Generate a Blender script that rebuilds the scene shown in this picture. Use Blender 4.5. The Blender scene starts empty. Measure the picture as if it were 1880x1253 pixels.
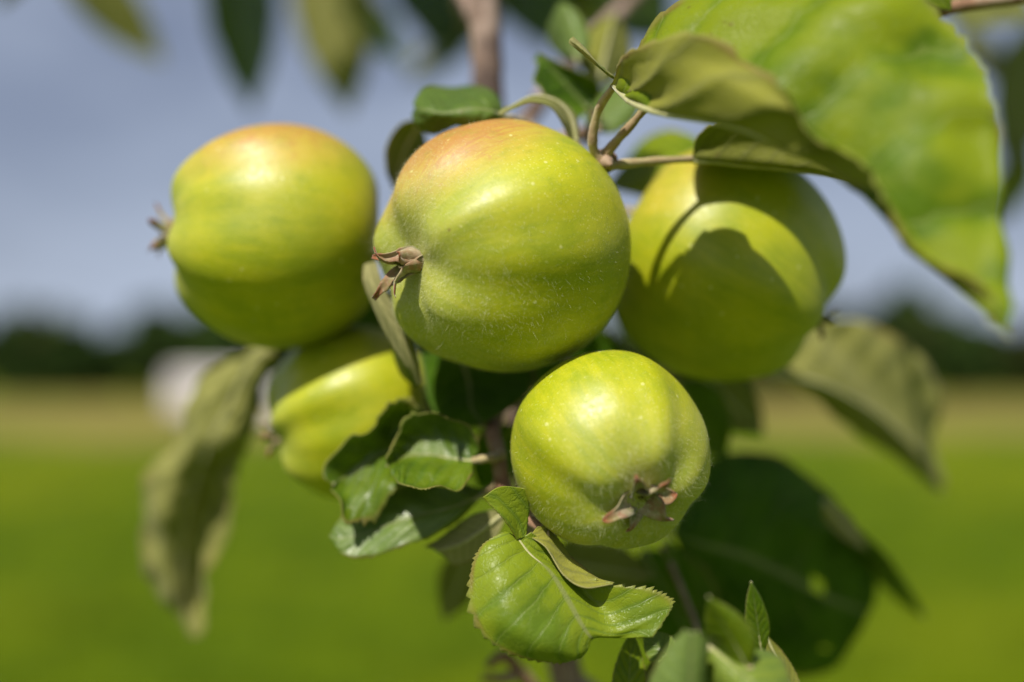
import bpy, math, random
import numpy as np
from mathutils import Vector, Matrix
R = math.radians
random.seed(7); np.random.seed(7)
S = bpy.context.scene
COL = S.collection

# ------------------------------------------------------------------ camera
PXW, PXH = 1880.0, 1253.0
LENS, FOCUS, CAM_H, PITCH = 36.0, 0.200, 1.40, R(1.93)
FPX = LENS / 36.0 * PXW
cam_d = bpy.data.cameras.new('camera'); cam = bpy.data.objects.new('camera', cam_d); COL.objects.link(cam)
cam.location = (0, 0, CAM_H); cam.rotation_euler = (R(90) + PITCH, 0, 0)
cam_d.lens = LENS; cam_d.sensor_width = 36; cam_d.clip_start = 0.01; cam_d.clip_end = 20000
cam_d.dof.use_dof = True; cam_d.dof.focus_distance = FOCUS; cam_d.dof.aperture_fstop = 3.2
S.camera = cam
CX = np.array((1.0, 0, 0)); CF = np.array((0, math.cos(PITCH), math.sin(PITCH))); CU = np.array((0, -math.sin(PITCH), math.cos(PITCH)))
CO = np.array((0, 0, CAM_H))
def W(x, y, d):
    """photo pixel + distance behind the sharp plane (cm) -> world point"""
    z = FOCUS + d * 0.01
    return CO + CX * ((x - PXW / 2) / FPX * z) + CU * ((PXH / 2 - y) / FPX * z) + CF * z
def cdir(x, y, z):
    """right, up, towards the camera -> world direction"""
    v = CX * x + CU * y - CF * z
    return v / np.linalg.norm(v)

# ------------------------------------------------------------------ light
SUN = np.array((-0.27, -0.53, 0.80)); SUN = SUN / np.linalg.norm(SUN)
w = bpy.data.worlds.new('World'); S.world = w; w.use_nodes = True
wn = w.node_tree; wn.nodes.clear()
sky = wn.nodes.new('ShaderNodeTexSky'); sky.sky_type = 'NISHITA'; sky.sun_disc = False
sky.sun_elevation = math.asin(SUN[2]); sky.sun_rotation = math.atan2(SUN[0], SUN[1])
sky.air_density = 1.0; sky.dust_density = 2.2; sky.ozone_density = 1.0; sky.altitude = 100
bg = wn.nodes.new('ShaderNodeBackground'); bg.inputs[1].default_value = 0.050
hs = wn.nodes.new('ShaderNodeHueSaturation'); hs.inputs['Saturation'].default_value = 1.0
wo = wn.nodes.new('ShaderNodeOutputWorld')
wn.links.new(sky.outputs[0], hs.inputs['Color']); tint = wn.nodes.new('ShaderNodeMix'); tint.data_type = 'RGBA'; tint.blend_type = 'MULTIPLY'; tint.inputs[0].default_value = 1.0
tint.inputs[7].default_value = (1.05, .95, 1.07, 1)
wn.links.new(hs.outputs[0], tint.inputs[6]); 
tc = wn.nodes.new('ShaderNodeTexCoord'); mp = wn.nodes.new('ShaderNodeMapping'); mp.inputs['Scale'].default_value = (1, 1, 2.6)
cn = wn.nodes.new('ShaderNodeTexNoise'); cn.inputs['Scale'].default_value = 2.6; cn.inputs['Detail'].default_value = 5.0; cn.inputs['Roughness'].default_value = .55
cm = wn.nodes.new('ShaderNodeMapRange'); cm.interpolation_type = 'SMOOTHSTEP'
for k_, v_ in ((1, .36), (2, .70), (3, .0), (4, .42)): cm.inputs[k_].default_value = v_
cl = wn.nodes.new('ShaderNodeMix'); cl.data_type = 'RGBA'; cl.inputs[7].default_value = (8.1, 9.4, 11.9, 1)   # thin pale cloud veil
wn.links.new(tc.outputs['Generated'], mp.inputs[0]); wn.links.new(mp.outputs[0], cn.inputs['Vector']); wn.links.new(cn.outputs[0], cm.inputs[0])
sx = wn.nodes.new('ShaderNodeSeparateXYZ'); wn.links.new(tc.outputs['Generated'], sx.inputs[0])
hz = wn.nodes.new('ShaderNodeMapRange'); wn.links.new(sx.outputs[2], hz.inputs[0])      # the veil thickens towards the horizon all round
hz.interpolation_type = 'SMOOTHSTEP'
for k_, v_ in ((1, .0), (2, .60), (3, .50), (4, .0)): hz.inputs[k_].default_value = v_
ad = wn.nodes.new('ShaderNodeMath'); ad.operation = 'ADD'; ad.use_clamp = True
wn.links.new(cm.outputs[0], ad.inputs[0]); wn.links.new(hz.outputs[0], ad.inputs[1])
wn.links.new(ad.outputs[0], cl.inputs[0]); wn.links.new(tint.outputs[2], cl.inputs[6]); wn.links.new(cl.outputs[2], bg.inputs[0]); wn.links.new(bg.outputs[0], wo.inputs[0])
sl = bpy.data.lights.new('sun', 'SUN'); sl.energy = 5.0; sl.angle = R(0.53); sl.color = (1.0, 0.94, 0.82)
sun = bpy.data.objects.new('sun', sl); COL.objects.link(sun)
sun.rotation_euler = Vector(SUN).to_track_quat('Z', 'Y').to_euler(); sun.location = (-2, -3, 6)
S.view_settings.view_transform = 'Standard'; S.view_settings.look = 'None'
S.view_settings.exposure = 0.22; S.view_settings.gamma = 1.0
S.render.engine = 'CYCLES'
S.cycles.use_denoising = True
S.cycles.max_bounces = 8; S.cycles.transmission_bounces = 6
S.cycles.sample_clamp_indirect = 6

# ------------------------------------------------------------------ material helper
class NB:
    def __init__(s, name):
        s.m = bpy.data.materials.new(name); s.m.use_nodes = True
        s.t = s.m.node_tree; s.t.nodes.clear()
    def n(s, typ, ins=None, out=0, **props):
        nd = s.t.nodes.new('ShaderNode' + typ)
        for k, v in props.items(): setattr(nd, k, v)
        for k, v in (ins or {}).items():
            sk = nd.inputs[k]
            if isinstance(v, bpy.types.NodeSocket): s.t.links.new(v, sk)
            else: sk.default_value = v
        return nd.outputs[out]
    def mix(s, f, a, b, bt='MIX'):
        c = lambda q: q if isinstance(q, bpy.types.NodeSocket) else (*q, 1)
        return s.n('Mix', {0: f, 6: c(a), 7: c(b)}, 2, data_type='RGBA', blend_type=bt)
    def math(s, op, a, b=0.0, clamp=False):
        return s.n('Math', {0: a, 1: b}, 0, operation=op, use_clamp=clamp)
    def ramp(s, v, a, b, lo=0.0, hi=1.0, smooth=True):
        return s.n('MapRange', {0: v, 1: a, 2: b, 3: lo, 4: hi}, 0, interpolation_type='SMOOTHSTEP' if smooth else 'LINEAR')
    def noise(s, scale, detail=3.0, rough=0.55, vec=None, out=0):
        ins = {'Scale': scale, 'Detail': detail, 'Roughness': rough}
        if vec is not None: ins['Vector'] = vec
        return s.n('TexNoise', ins, out)
    def obj(s): return s.n('TexCoord', out=3)
    def attr(s, name, typ='OBJECT', out=2):
        nd = s.t.nodes.new('ShaderNodeAttribute'); nd.attribute_type = typ; nd.attribute_name = name
        return nd.outputs[out]
    def finish(s, sh):
        o = s.t.nodes.new('ShaderNodeOutputMaterial'); s.t.links.new(sh, o.inputs[0]); return s.m

def leaf_material(name, upper):
    b = NB(name)
    uv = b.n('UVMap', out=0); sp = b.t.nodes.new('ShaderNodeSeparateXYZ'); b.t.links.new(uv, sp.inputs[0])
    u = b.math('ABSOLUTE', b.math('SUBTRACT', b.math('MULTIPLY', sp.outputs[0], 2.0), 1.0)); v = sp.outputs[1]
    oc = b.obj()
    yel, pale = b.attr('yellow' if upper else 'yellow_under'), b.attr('pale')
    nz = b.noise(90, 4, .6, oc); nz2 = b.noise(62, 3, .5, oc); fine = b.noise(900, 3, .6, oc)
    wob = b.math('MULTIPLY', b.math('SUBTRACT', b.noise(75, 3, .5, oc), .5), .11)
    sv = b.math('MULTIPLY', b.math('ADD', b.math('SUBTRACT', v, b.math('MULTIPLY', u, .24)), wob), 8.0)
    f = b.math('ABSOLUTE', b.math('SUBTRACT', b.math('MULTIPLY', b.math('FRACT', sv), 2.0), 1.0))
    vein = b.ramp(f, .93, 1.0); veinw = b.ramp(f, .45, 1.0)
    mid = b.ramp(u, .05, .012)
    net0 = b.ramp(b.n('TexVoronoi', {'Vector': b.mix(.012, oc, b.noise(150, 3, .6, oc, 1)), 'Scale': 330.0}, 0, feature='DISTANCE_TO_EDGE'), .0, .07, 1.0, 0.0)
    net = b.ramp(b.n('TexVoronoi', {'Vector': oc, 'Scale': 900.0}, 0, feature='DISTANCE_TO_EDGE'), .0, .12, 1.0, 0.0)
    if upper:
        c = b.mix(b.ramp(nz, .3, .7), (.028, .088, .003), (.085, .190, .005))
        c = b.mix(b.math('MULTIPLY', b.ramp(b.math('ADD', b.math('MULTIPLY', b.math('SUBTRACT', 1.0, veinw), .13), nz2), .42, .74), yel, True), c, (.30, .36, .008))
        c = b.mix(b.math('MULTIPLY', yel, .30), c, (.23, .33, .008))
        c = b.mix(pale, c, (.27, .37, .13))
        c = b.mix(b.math('MULTIPLY', vein, .40), c, (.36, .42, .12))
        c = b.mix(b.math('MULTIPLY', net, .08), c, (.20, .30, .05))
        c = b.mix(b.math('MULTIPLY', net0, .22), c, (.26, .36, .06))
        c = b.mix(b.math('MULTIPLY', mid, .6), c, (.34, .36, .16))
        tr = b.mix(.5, c, (.30, .46, .008)); tw = .42; rough = b.ramp(nz, .3, .7, .30, .46); spec = b.attr('gloss')
    else:
        c = b.mix(b.ramp(nz, .3, .7), (.17, .195, .030), (.25, .265, .055))
        c = b.mix(b.math('MULTIPLY', yel, .6), c, (.38, .38, .030))
        c = b.mix(pale, c, (.50, .455, .22))
        c = b.mix(b.math('MULTIPLY', veinw, .42), c, (.13, .15, .025))
        c = b.mix(b.math('MULTIPLY', vein, .4), c, (.38, .36, .15))
        c = b.mix(b.math('MULTIPLY', net0, .16), c, (.40, .39, .18))
        c = b.mix(b.math('MULTIPLY', mid, .7), c, (.42, .38, .19))
        c = b.mix(b.math('MULTIPLY', fine, .14), c, (.42, .42, .22))
        tr = b.mix(.5, c, (.34, .42, .008)); tw = .42; rough = .75; spec = .2
    # dry spots and browned margin
    spot = b.math('MULTIPLY', b.ramp(b.noise(260, 2, .5, oc), .70, .76), b.ramp(nz2, .45, .6))
    c = b.mix(b.math('MULTIPLY', spot, .8), c, (.16, .085, .03))
    rim = b.math('MULTIPLY', b.ramp(u, .90, .985), b.ramp(b.noise(75, 2, .5, oc), .40, .62))
    c = b.mix(b.math('MULTIPLY', rim, .85), c, (.24, .12, .045))
    edge = b.math('MULTIPLY', b.ramp(u, .95, .99), .5)
    c = b.mix(edge, c, (.36, .37, .10))
    h = b.math('ADD', b.math('MULTIPLY', net, -.10 if upper else .12), b.math('ADD', b.math('MULTIPLY', vein, -.5 if upper else .6), b.math('ADD', b.math('MULTIPLY', net0, -.25 if upper else .25), b.math('MULTIPLY', fine, .35))))
    bump = b.n('Bump', {'Height': h, 'Strength': .35, 'Distance': .0006})
    pr = b.n('BsdfPrincipled', {'Base Color': c, 'Roughness': rough, 'Specular IOR Level': spec, 'Normal': bump,
                                'Sheen Weight': .02 if upper else .10, 'Sheen Roughness': .5})
    tl = b.n('BsdfTranslucent', {'Color': tr, 'Normal': bump})
    return b.finish(b.n('MixShader', {0: tw, 1: pr, 2: tl}))

def simple_mat(name, c1, c2, scale, rough=.7, bump=.3, c3=None, spec=.3, sheen=0.0, dist=.001):
    b = NB(name); oc = b.obj()
    n1 = b.noise(scale, 4, .6, oc)
    c = b.mix(b.ramp(n1, .35, .65), c1, c2)
    if c3: c = b.mix(b.ramp(b.noise(scale * .3, 3, .6, oc), .52, .66), c, c3)
    bp = b.n('Bump', {'Height': b.noise(scale * 2.5, 3, .6, oc), 'Strength': bump, 'Distance': dist})
    return b.finish(b.n('BsdfPrincipled', {'Base Color': c, 'Roughness': rough, 'Specular IOR Level': spec, 'Normal': bp, 'Sheen Weight': sheen}))

def apple_material():
    b = NB('apple_skin'); oc = b.obj()
    bl, cal = b.attr('blush', 'GEOMETRY'), b.attr('calyx', 'GEOMETRY')
    mer = b.attr('mer', 'GEOMETRY', 1)
    st = b.noise(9, 4, .65, mer); st2 = b.noise(30, 3, .6, mer); nz = b.noise(60, 3, .55, oc); fine = b.noise(800, 3, .6, oc)
    c = b.mix(b.ramp(nz, .3, .7), (.262, .318, .004), (.405, .425, .006))
    c = b.mix(b.math('MULTIPLY', b.ramp(st, .35, .7), .5), c, (.48, .46, .01))
    c = b.mix(b.math('MULTIPLY', b.ramp(st2, .5, .75), .25), c, (.22, .30, .003))
    warm = b.ramp(b.math('ADD', bl, b.math('MULTIPLY', b.math('SUBTRACT', nz, .5), .5)), .30, .95)
    c = b.mix(b.math('MULTIPLY', warm, .75), c, (.50, .325, .055))
    red = b.math('MULTIPLY', b.ramp(b.math('ADD', bl, b.math('MULTIPLY', b.math('SUBTRACT', st2, .5), .9)), .72, 1.15), .75)
    c = b.mix(red, c, (.40, .17, .045))
    mott = b.math('MULTIPLY', b.ramp(b.noise(330, 3, .65, oc), .56, .68), b.ramp(bl, .45, .9))
    c = b.mix(b.math('MULTIPLY', mott, .45), c, (.42, .13, .05))
    # pale lenticels, denser towards the stem
    vo = b.n('TexVoronoi', {'Vector': oc, 'Scale': 330.0, 'Randomness': 1.0}, 0)
    dots = b.math('MULTIPLY', b.ramp(vo, .16, .08), b.ramp(b.noise(240, 1, .5, oc), .5, .58))
    c = b.mix(b.math('MULTIPLY', dots, .6), c, (.64, .64, .26))
    vo2 = b.n('TexVoronoi', {'Vector': oc, 'Scale': 1150.0, 'Randomness': 1.0}, 0)
    c = b.mix(b.math('MULTIPLY', b.ramp(vo2, .30, .12), b.ramp(nz, .35, .65, .12, .42)), c, (.60, .60, .20))
    c = b.mix(b.math('MULTIPLY', b.ramp(b.noise(170, 4, .7, oc), .50, .72), .35), c, (.20, .27, .006))
    # grey-green down towards the calyx
    dn = b.math('MULTIPLY', b.ramp(cal, .25, 1.0), b.ramp(b.math('ADD', b.math('MULTIPLY', fine, .7), nz), .55, 1.1, .45, 1.0))
    c = b.mix(b.math('MULTIPLY', dn, .62), c, (.36, .385, .12))
    spk = b.ramp(b.n('TexVoronoi', {'Vector': oc, 'Scale': 95.0}, 0), .05, .03)
    c = b.mix(b.math('MULTIPLY', spk, .6), c, (.20, .13, .03))
    rough = b.math('ADD', b.ramp(fine, .3, .7, .40, .52), b.math('MULTIPLY', dn, .25))
    bp = b.n('Bump', {'Height': b.math('ADD', fine, b.math('MULTIPLY', dots, .5)), 'Strength': .18, 'Distance': .0003})
    pr = b.n('BsdfPrincipled', {'Base Color': c, 'Roughness': rough, 'Specular IOR Level': .6, 'Normal': bp, 
             'Subsurface Weight': .2, 'Subsurface Radius': (.0032, .0030, .0006), 'Subsurface Scale': 1.0,
             'Sheen Weight': .02, 'Sheen Roughness': .4})
    return b.finish(pr)

def sepal_material():
    b = NB('sepal'); oc = b.obj()
    uv = b.n('UVMap', out=0); sp = b.t.nodes.new('ShaderNodeSeparateXYZ'); b.t.links.new(uv, sp.inputs[0])
    nz = b.noise(420, 3, .6, oc)
    c = b.mix(b.ramp(nz, .35, .65), (.22, .23, .08), (.40, .32, .20))
    c = b.mix(b.math('MULTIPLY', b.ramp(b.noise(260, 2, .6, oc), .50, .62), .7), c, (.32, .155, .09))
    tip = b.ramp(b.math('ADD', sp.outputs[1], b.math('MULTIPLY', b.math('SUBTRACT', nz, .5), .5)), .62, .95)
    c = b.mix(tip, c, (.26, .085, .03))
    c = b.mix(b.math('MULTIPLY', b.ramp(b.noise(1500, 2, .6, oc), .55, .7), .35), c, (.6, .56, .42))
    bp = b.n('Bump', {'Height': b.noise(1200, 3, .6, oc), 'Strength': .4, 'Distance': .0003})
    pr = b.n('BsdfPrincipled', {'Base Color': c, 'Roughness': .75, 'Specular IOR Level': .25, 'Normal': bp, 'Sheen Weight': .3})
    tl = b.n('BsdfTranslucent', {'Color': c})
    return b.finish(b.n('MixShader', {0: .15, 1: pr, 2: tl}))

M_UP = leaf_material('leaf_upper', True)
M_LO = leaf_material('leaf_underside', False)
M_APPLE = apple_material()
M_SEPAL = sepal_material()
M_PET = simple_mat('petiole', (.34, .25, .13), (.40, .34, .17), 300, .75, .4, (.30, .20, .12), .2, .35, .0004)
M_RIB = simple_mat('midrib', (.36, .36, .15), (.44, .42, .22), 500, .7, .3, None, .25, .35, .0003)
M_BARK = simple_mat('bark', (.20, .135, .105), (.36, .27, .225), 120, .8, .6, (.10, .07, .06), .2, 0, .001)
M_TWIG = simple_mat('twig_bark', (.17, .085, .05), (.30, .17, .10), 200, .7, .6, (.35, .25, .17), .3, .1, .0006)
M_HAIR = simple_mat('down', (.62, .62, .36), (.74, .74, .50), 400, .6, 0, None, .3, .2)
M_STAMEN = simple_mat('stamen', (.05, .03, .015), (.14, .08, .04), 800, .9, .5, None, .1, 0, .0003)

# ------------------------------------------------------------------ mesh helpers
def link(name, me, parent=None, loc=None, mats=(), smooth=True):
    o = bpy.data.objects.new(name, me); COL.objects.link(o)
    for m in mats: me.materials.append(m)
    if smooth and len(me.polygons): me.polygons.foreach_set('use_smooth', [True] * len(me.polygons))
    if parent is not None: o.parent = parent
    if loc is not None: o.location = loc
    return o
def tag(o, label=None, cat=None, group=None, kind=None):
    for k, v in (('label', label), ('category', cat), ('group', group), ('kind', kind)):
        if v: o[k] = v
    return o
def empty(name, loc):
    o = bpy.data.objects.new(name, None); o.empty_display_size = .01; COL.objects.link(o); o.location = loc; return o
WORLD_LOC = {}
def place(o, wloc, parent):
    """o's mesh is relative to wloc; all parents here carry translation only"""
    p = np.array(WORLD_LOC[parent.name]) if parent is not None else np.zeros(3)
    o.location = np.array(wloc) - p; WORLD_LOC[o.name] = np.array(wloc)

def cr(P, n):
    """Catmull-Rom through P along axis 0, n samples"""
    P = np.asarray(P, float); m = len(P)
    if m == 1: return np.repeat(P, n, 0)
    E = np.concatenate([2 * P[:1] - P[1:2], P, 2 * P[-1:] - P[-2:-1]])
    t = np.linspace(0, m - 1, n); i = np.minimum(t.astype(int), m - 2); f = (t - i).reshape((-1,) + (1,) * (P.ndim - 1))
    a, b, c, d = E[i], E[i + 1], E[i + 2], E[i + 3]
    return .5 * (2 * b + (c - a) * f + (2 * a - 5 * b + 4 * c - d) * f ** 2 + (3 * b - a - 3 * c + d) * f ** 3)

def tube_mesh(name, pts, radii, seg=10, n=None, rough=0.0, closed_tip=True):
    pts = np.asarray(pts, float); n = n or max(8, len(pts) * 6)
    C = cr(pts, n); rr = cr(np.asarray(radii, float).reshape(-1, 1), n)[:, 0]
    T = np.gradient(C, axis=0); T /= np.linalg.norm(T, axis=1)[:, None] + 1e-12
    ref = np.array((0.3, 0.5, 0.8)); N = np.cross(T[0], ref); N /= np.linalg.norm(N)
    V, F = [], []
    for k in range(n):
        N = N - T[k] * np.dot(N, T[k]); N /= np.linalg.norm(N); B = np.cross(T[k], N)
        for j in range(seg):
            a = 2 * math.pi * j / seg
            r = rr[k] * (1 + rough * math.sin(k * 1.7 + j * 2.3) * math.sin(k * .9 - j))
            V.append(C[k] + N * math.cos(a) * r + B * math.sin(a) * r)
    for k in range(n - 1):
        for j in range(seg):
            j2 = (j + 1) % seg
            F.append((k * seg + j, k * seg + j2, (k + 1) * seg + j2, (k + 1) * seg + j))
    F.append(tuple(range(seg - 1, -1, -1))); F.append(tuple((n - 1) * seg + j for j in range(seg)))
    me = bpy.data.meshes.new(name); me.from_pydata([tuple(q) for q in V], [], F); me.update()
    return me

def grid_normals(G):
    du = np.gradient(G, axis=1); dv = np.gradient(G, axis=0)
    N = np.cross(du, dv); return N / (np.linalg.norm(N, axis=2)[:, :, None] + 1e-12)

def sheets_mesh(name, sheets, thick):
    """sheets: list of (G, N, UVu) grids; both faces and a rim; slot 0 upper (+N), slot 1 underside"""
    V, F, MI, UVs = [], [], [], []
    for G, N, U, hole, vr in sheets:
        nv, nu = G.shape[:2]; base = len(V)
        top = (G + N * thick / 2).reshape(-1, 3); bot = (G - N * thick / 2).reshape(-1, 3)
        V += [tuple(q) for q in top]; V += [tuple(q) for q in bot]
        off = base + nv * nu
        uv = [(U[j], vr[0] + (vr[1] - vr[0]) * i / (nv - 1)) for i in range(nv) for j in range(nu)]; uv = uv + uv
        id0 = lambda i, j: base + i * nu + j
        def add(f, mi):
            F.append(f); MI.append(mi); UVs.extend(uv[q - base] for q in f)
        for i in range(nv - 1):
            for j in range(nu - 1):
                if hole is not None and hole[i, j]: continue
                a, b, c, d = id0(i, j), id0(i, j + 1), id0(i + 1, j + 1), id0(i + 1, j)
                add((a, b, c, d), 0); add((d + nv * nu, c + nv * nu, b + nv * nu, a + nv * nu), 1)
        k = nv * nu
        for i in range(nv - 1):
            for j, fl in ((0, 0), (nu - 1, 1)):
                a, d = id0(i, j), id0(i + 1, j)
                add((a, d, d + k, a + k) if not fl else (d, a, a + k, d + k), 1)
        for j in range(nu - 1):
            for i, fl in ((0, 1), (nv - 1, 0)):
                a, b = id0(i, j), id0(i, j + 1)
                add((a, a + k, b + k, b) if fl else (b, b + k, a + k, a), 1)
    me = bpy.data.meshes.new(name); me.from_pydata(V, [], F); me.update()
    me.polygons.foreach_set('material_index', MI)
    ul = me.uv_layers.new(name='UVMap'); ul.data.foreach_set('uv', np.array(UVs, dtype=np.float32).ravel())
    return me

def sines(G, amp, freq, rng):
    out = np.zeros(G.shape[:2])
    for k in range(4):
        d = rng.normal(size=3); d /= np.linalg.norm(d)
        out += np.sin((G @ d) * freq * (1 + .5 * k) * 2 * math.pi + rng.uniform(0, 6.28)) / (1 + k)
    return out * amp

LEAVES = 0
def leaf(patches, petiole=None, yellow=.4, pale=0.0, teeth=.035, ruffle=.0005, pillow=.00035, rib=True, thick=.00028,
         dens=1.0, holes=(), label=None, side='U', ref=(.5, .5), petr=.0009, nteeth=26, under=None, gloss=.34, rfreq=45, tree=None):
    """patches: list of row lists; row = [(px, py, depth cm), ...] from one margin over the midrib to the other.
    side/ref say which face the camera sees at the reference spot (fractions along v, u)."""
    global LEAVES; LEAVES += 1
    rng = np.random.default_rng(100 + LEAVES)
    if not isinstance(patches[0], dict): patches = [dict(rows=patches)]
    sheets, ribs = [], []
    for pt in patches:
        rows = np.array([[W(*q) for q in r] for r in pt['rows']])
        nv = int(max(24, (len(rows) - 1) * 13 * dens)); K = rows.shape[1]; nu = int(max(13, (K - 1) * 9 * dens)) | 1
        G = cr(rows, nv); G = np.swapaxes(cr(np.swapaxes(G, 0, 1), nu), 0, 1)
        mc = pt.get('mid', .5)
        u = np.linspace(0, 1, nu); uu = np.where(u < mc, -1 + u / max(mc, 1e-6), (u - mc) / max(1 - mc, 1e-6)) if 0 < mc < 1 else (u if mc <= 0 else u - 1)
        N = grid_normals(G)
        s_, r_ = pt.get('side', side), pt.get('ref', ref)
        i, j = int(r_[0] * (nv - 1)), int(r_[1] * (nu - 1))
        facing = np.dot(N[i, j], CO - G[i, j]) > 0
        if facing != (s_ == 'U'): N = -N; flip = True
        else: flip = False
        v = np.linspace(0, 1, nv)[:, None]; au = np.abs(uu)[None, :]
        sv = (v - .24 * au + .012 * np.sin(9 * v + 5 * au + LEAVES)) * 8
        pil = np.abs(np.sin(math.pi * sv)) ** .6 * np.clip(au * 4, 0, 1) * np.clip((1 - au) * 5, 0, 1) * np.clip(v * 8, 0, 1) * np.clip((1 - v) * 8, 0, 1)
        va = rng.uniform(.3, 1.3, 40)[np.clip(np.floor(sv).astype(int) + 6, 0, 39)]; disp = pil * va * pt.get('pillow', pillow) * .5 + sines(G, ruffle, rfreq, rng) * (0.25 + .75 * au)
        Gd = G + N * disp[:, :, None]
        # toothed margins
        tq = np.linspace(0, 1, nv) * nteeth + rng.uniform() + 1.6 * np.sin(np.linspace(0, 9, nv) + rng.uniform(0, 6)); ta = rng.uniform(.35, 1.5, int(nteeth) + 8); tk = ta[np.clip(tq.astype(int) + 3, 0, len(ta) - 1)]; ph = (tq % 1) * tk
        wid = np.linalg.norm(G[:, -1] - G[:, 0], axis=1)
        for jj, j2 in ((0, 1), (nu - 1, nu - 2)):
            if (jj == 0 and mc <= 0) or (jj and mc >= 1): continue
            d = Gd[:, jj] - Gd[:, j2]; d /= np.linalg.norm(d, axis=1)[:, None] + 1e-12
            Gd[:, jj] += d * (teeth * (ph ** .8 - .4) * np.minimum(wid, .03) * np.sin(np.linspace(0, math.pi, nv)) ** .3)[:, None]
        hole = None
        if holes:
            hole = np.zeros((nv, nu), bool)
            U2, V2 = np.meshgrid(u, np.linspace(0, 1, nv))
            for hu, hv, hr, asp in holes: hole |= ((U2 - hu) * asp) ** 2 + (V2 - hv) ** 2 < hr ** 2
        if flip: Gd, N, uu2 = Gd[:, ::-1], N[:, ::-1], uu[::-1]; hole = hole[:, ::-1] if hole is not None else None
        else: uu2 = uu
        ur = pt.get('u', (0.0, 1.0)); sheets.append((Gd, N, ur[0] + (ur[1] - ur[0]) * (uu2 + 1) / 2, hole, pt.get('v', (0.0, 1.0))))
        if pt.get('rib', rib):
            jm = int(round(mc * (nu - 1))); jm = nu - 1 - jm if flip else jm
            k = np.linspace(0, nv - 1, 14).astype(int)
            ribs.append((Gd[k, jm] - N[k, jm] * .0003, np.linspace(.0006, .00018, 14)))
    org = sheets[0][0][0].mean(0)
    sheets = [(q[0] - org,) + q[1:] for q in sheets]
    me = sheets_mesh('leaf', sheets, thick)
    o = link('leaf', me, tree, None, (M_UP, M_LO)); place(o, org, tree)
    o['gloss'] = float(gloss); o['yellow'] = float(yellow); o['yellow_under'] = float(yellow if under is None else under); o['pale'] = float(pale)
    if label: o['label'] = label
    for pts, rad in ribs:
        q = link('midrib', tube_mesh('midrib', pts - org, rad, 7, 28), o, None, (M_RIB,)); place(q, org, o)
    if petiole:
        P = np.array([W(*q) for q in petiole])
        pr_ = np.linspace(petr * 1.25, petr * .85, 9) * (1 + .10 * np.sin(np.arange(9) * 2.1 + LEAVES)); pr_[0] *= 1.35
        q = link('petiole', tube_mesh('petiole', cr(P, 9) - org, pr_, 10, 40, .07), o, None, (M_PET,)); place(q, org, o)
    return o

def ovate(base, tip, wpx, side='U', fold=0.0, tilt=0.0, bow=(0, 0, 0), curl=0.0, nrows=7, shape=1.0, **kw):
    """a whole leaf between two photo points: width in px at its widest, fold = depth of the margins relative to the
    midrib (cm, + = away), tilt = depth difference of the two margins, bow = offset of the middle of the midrib"""
    base, tip, bow = np.array(base, float), np.array(tip, float), np.array(bow, float)
    ax = tip[:2] - base[:2]; L = np.linalg.norm(ax) + 1e-6; px = np.array((-ax[1], ax[0])) / L
    rows = []
    for k in range(nrows):
        v = k / (nrows - 1)
        m = base + (tip - base) * v + bow * 4 * v * (1 - v)
        wv = wpx / 2 * max(.03, (math.sin(math.pi * v ** .8) ** .8) * shape if 0 < v < 1 else .03)
        f = wv / (wpx / 2)
        row = []
        for s in (-1, -.5, 0, .5, 1):
            q = m[:2] + px * wv * s * (1 - curl * abs(s) * .4)
            dz = (fold * s * s + tilt * s / 2) * f
            row.append((q[0], q[1], m[2] + dz))
        rows.append(row)
    return leaf(rows, side=side, **kw)

# ------------------------------------------------------------------ the setting: fields, wood, van
def sheet(name, x0, x1, y0, y1, z, mat, nx=2, ny=2, edge=0.0, seed=0):
    rng = random.Random(seed); V, F = [], []
    for j in range(ny):
        for i in range(nx):
            y = y0 + (y1 - y0) * j / (ny - 1)
            if edge and j in (0, ny - 1): y += rng.uniform(-edge, edge)
            V.append((x0 + (x1 - x0) * i / (nx - 1), y, z))
    for j in range(ny - 1):
        for i in range(nx - 1): F.append((j * nx + i, j * nx + i + 1, (j + 1) * nx + i + 1, (j + 1) * nx + i))
    me = bpy.data.meshes.new(name); me.from_pydata(V, [], F); me.update()
    o = link(name, me, None, None, (mat,), False); o['kind'] = 'structure'; return o
def field_mat(name, c1, c2, c3, s):
    b = NB(name); oc = b.obj()
    c = b.mix(b.ramp(b.noise(s, 4, .6, oc), .35, .65), c1, c2)
    c = b.mix(b.ramp(b.noise(s * .12, 3, .6, oc), .45, .7), c, c3)
    bp = b.n('Bump', {'Height': b.noise(s * 12, 3, .7, oc), 'Strength': .6, 'Distance': .05})
    return b.finish(b.n('BsdfPrincipled', {'Base Color': c, 'Roughness': .9, 'Specular IOR Level': .1, 'Normal': bp}))
M_GRASS = field_mat('meadow_grass', (.058, .104, .001), (.104, .160, .001), (.165, .205, .003), 1.6)
M_STRAW = field_mat('dry_stubble', (.18, .155, .040), (.22, .19, .05), (.15, .165, .025), .5)
sheet('ground', -6000, 6000, -60, 9000, 0.0, M_GRASS)
sheet('stubble_field', -260, 260, 22.5, 61, 0.02, M_STRAW, 160, 3, 2.2, 3)

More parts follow.
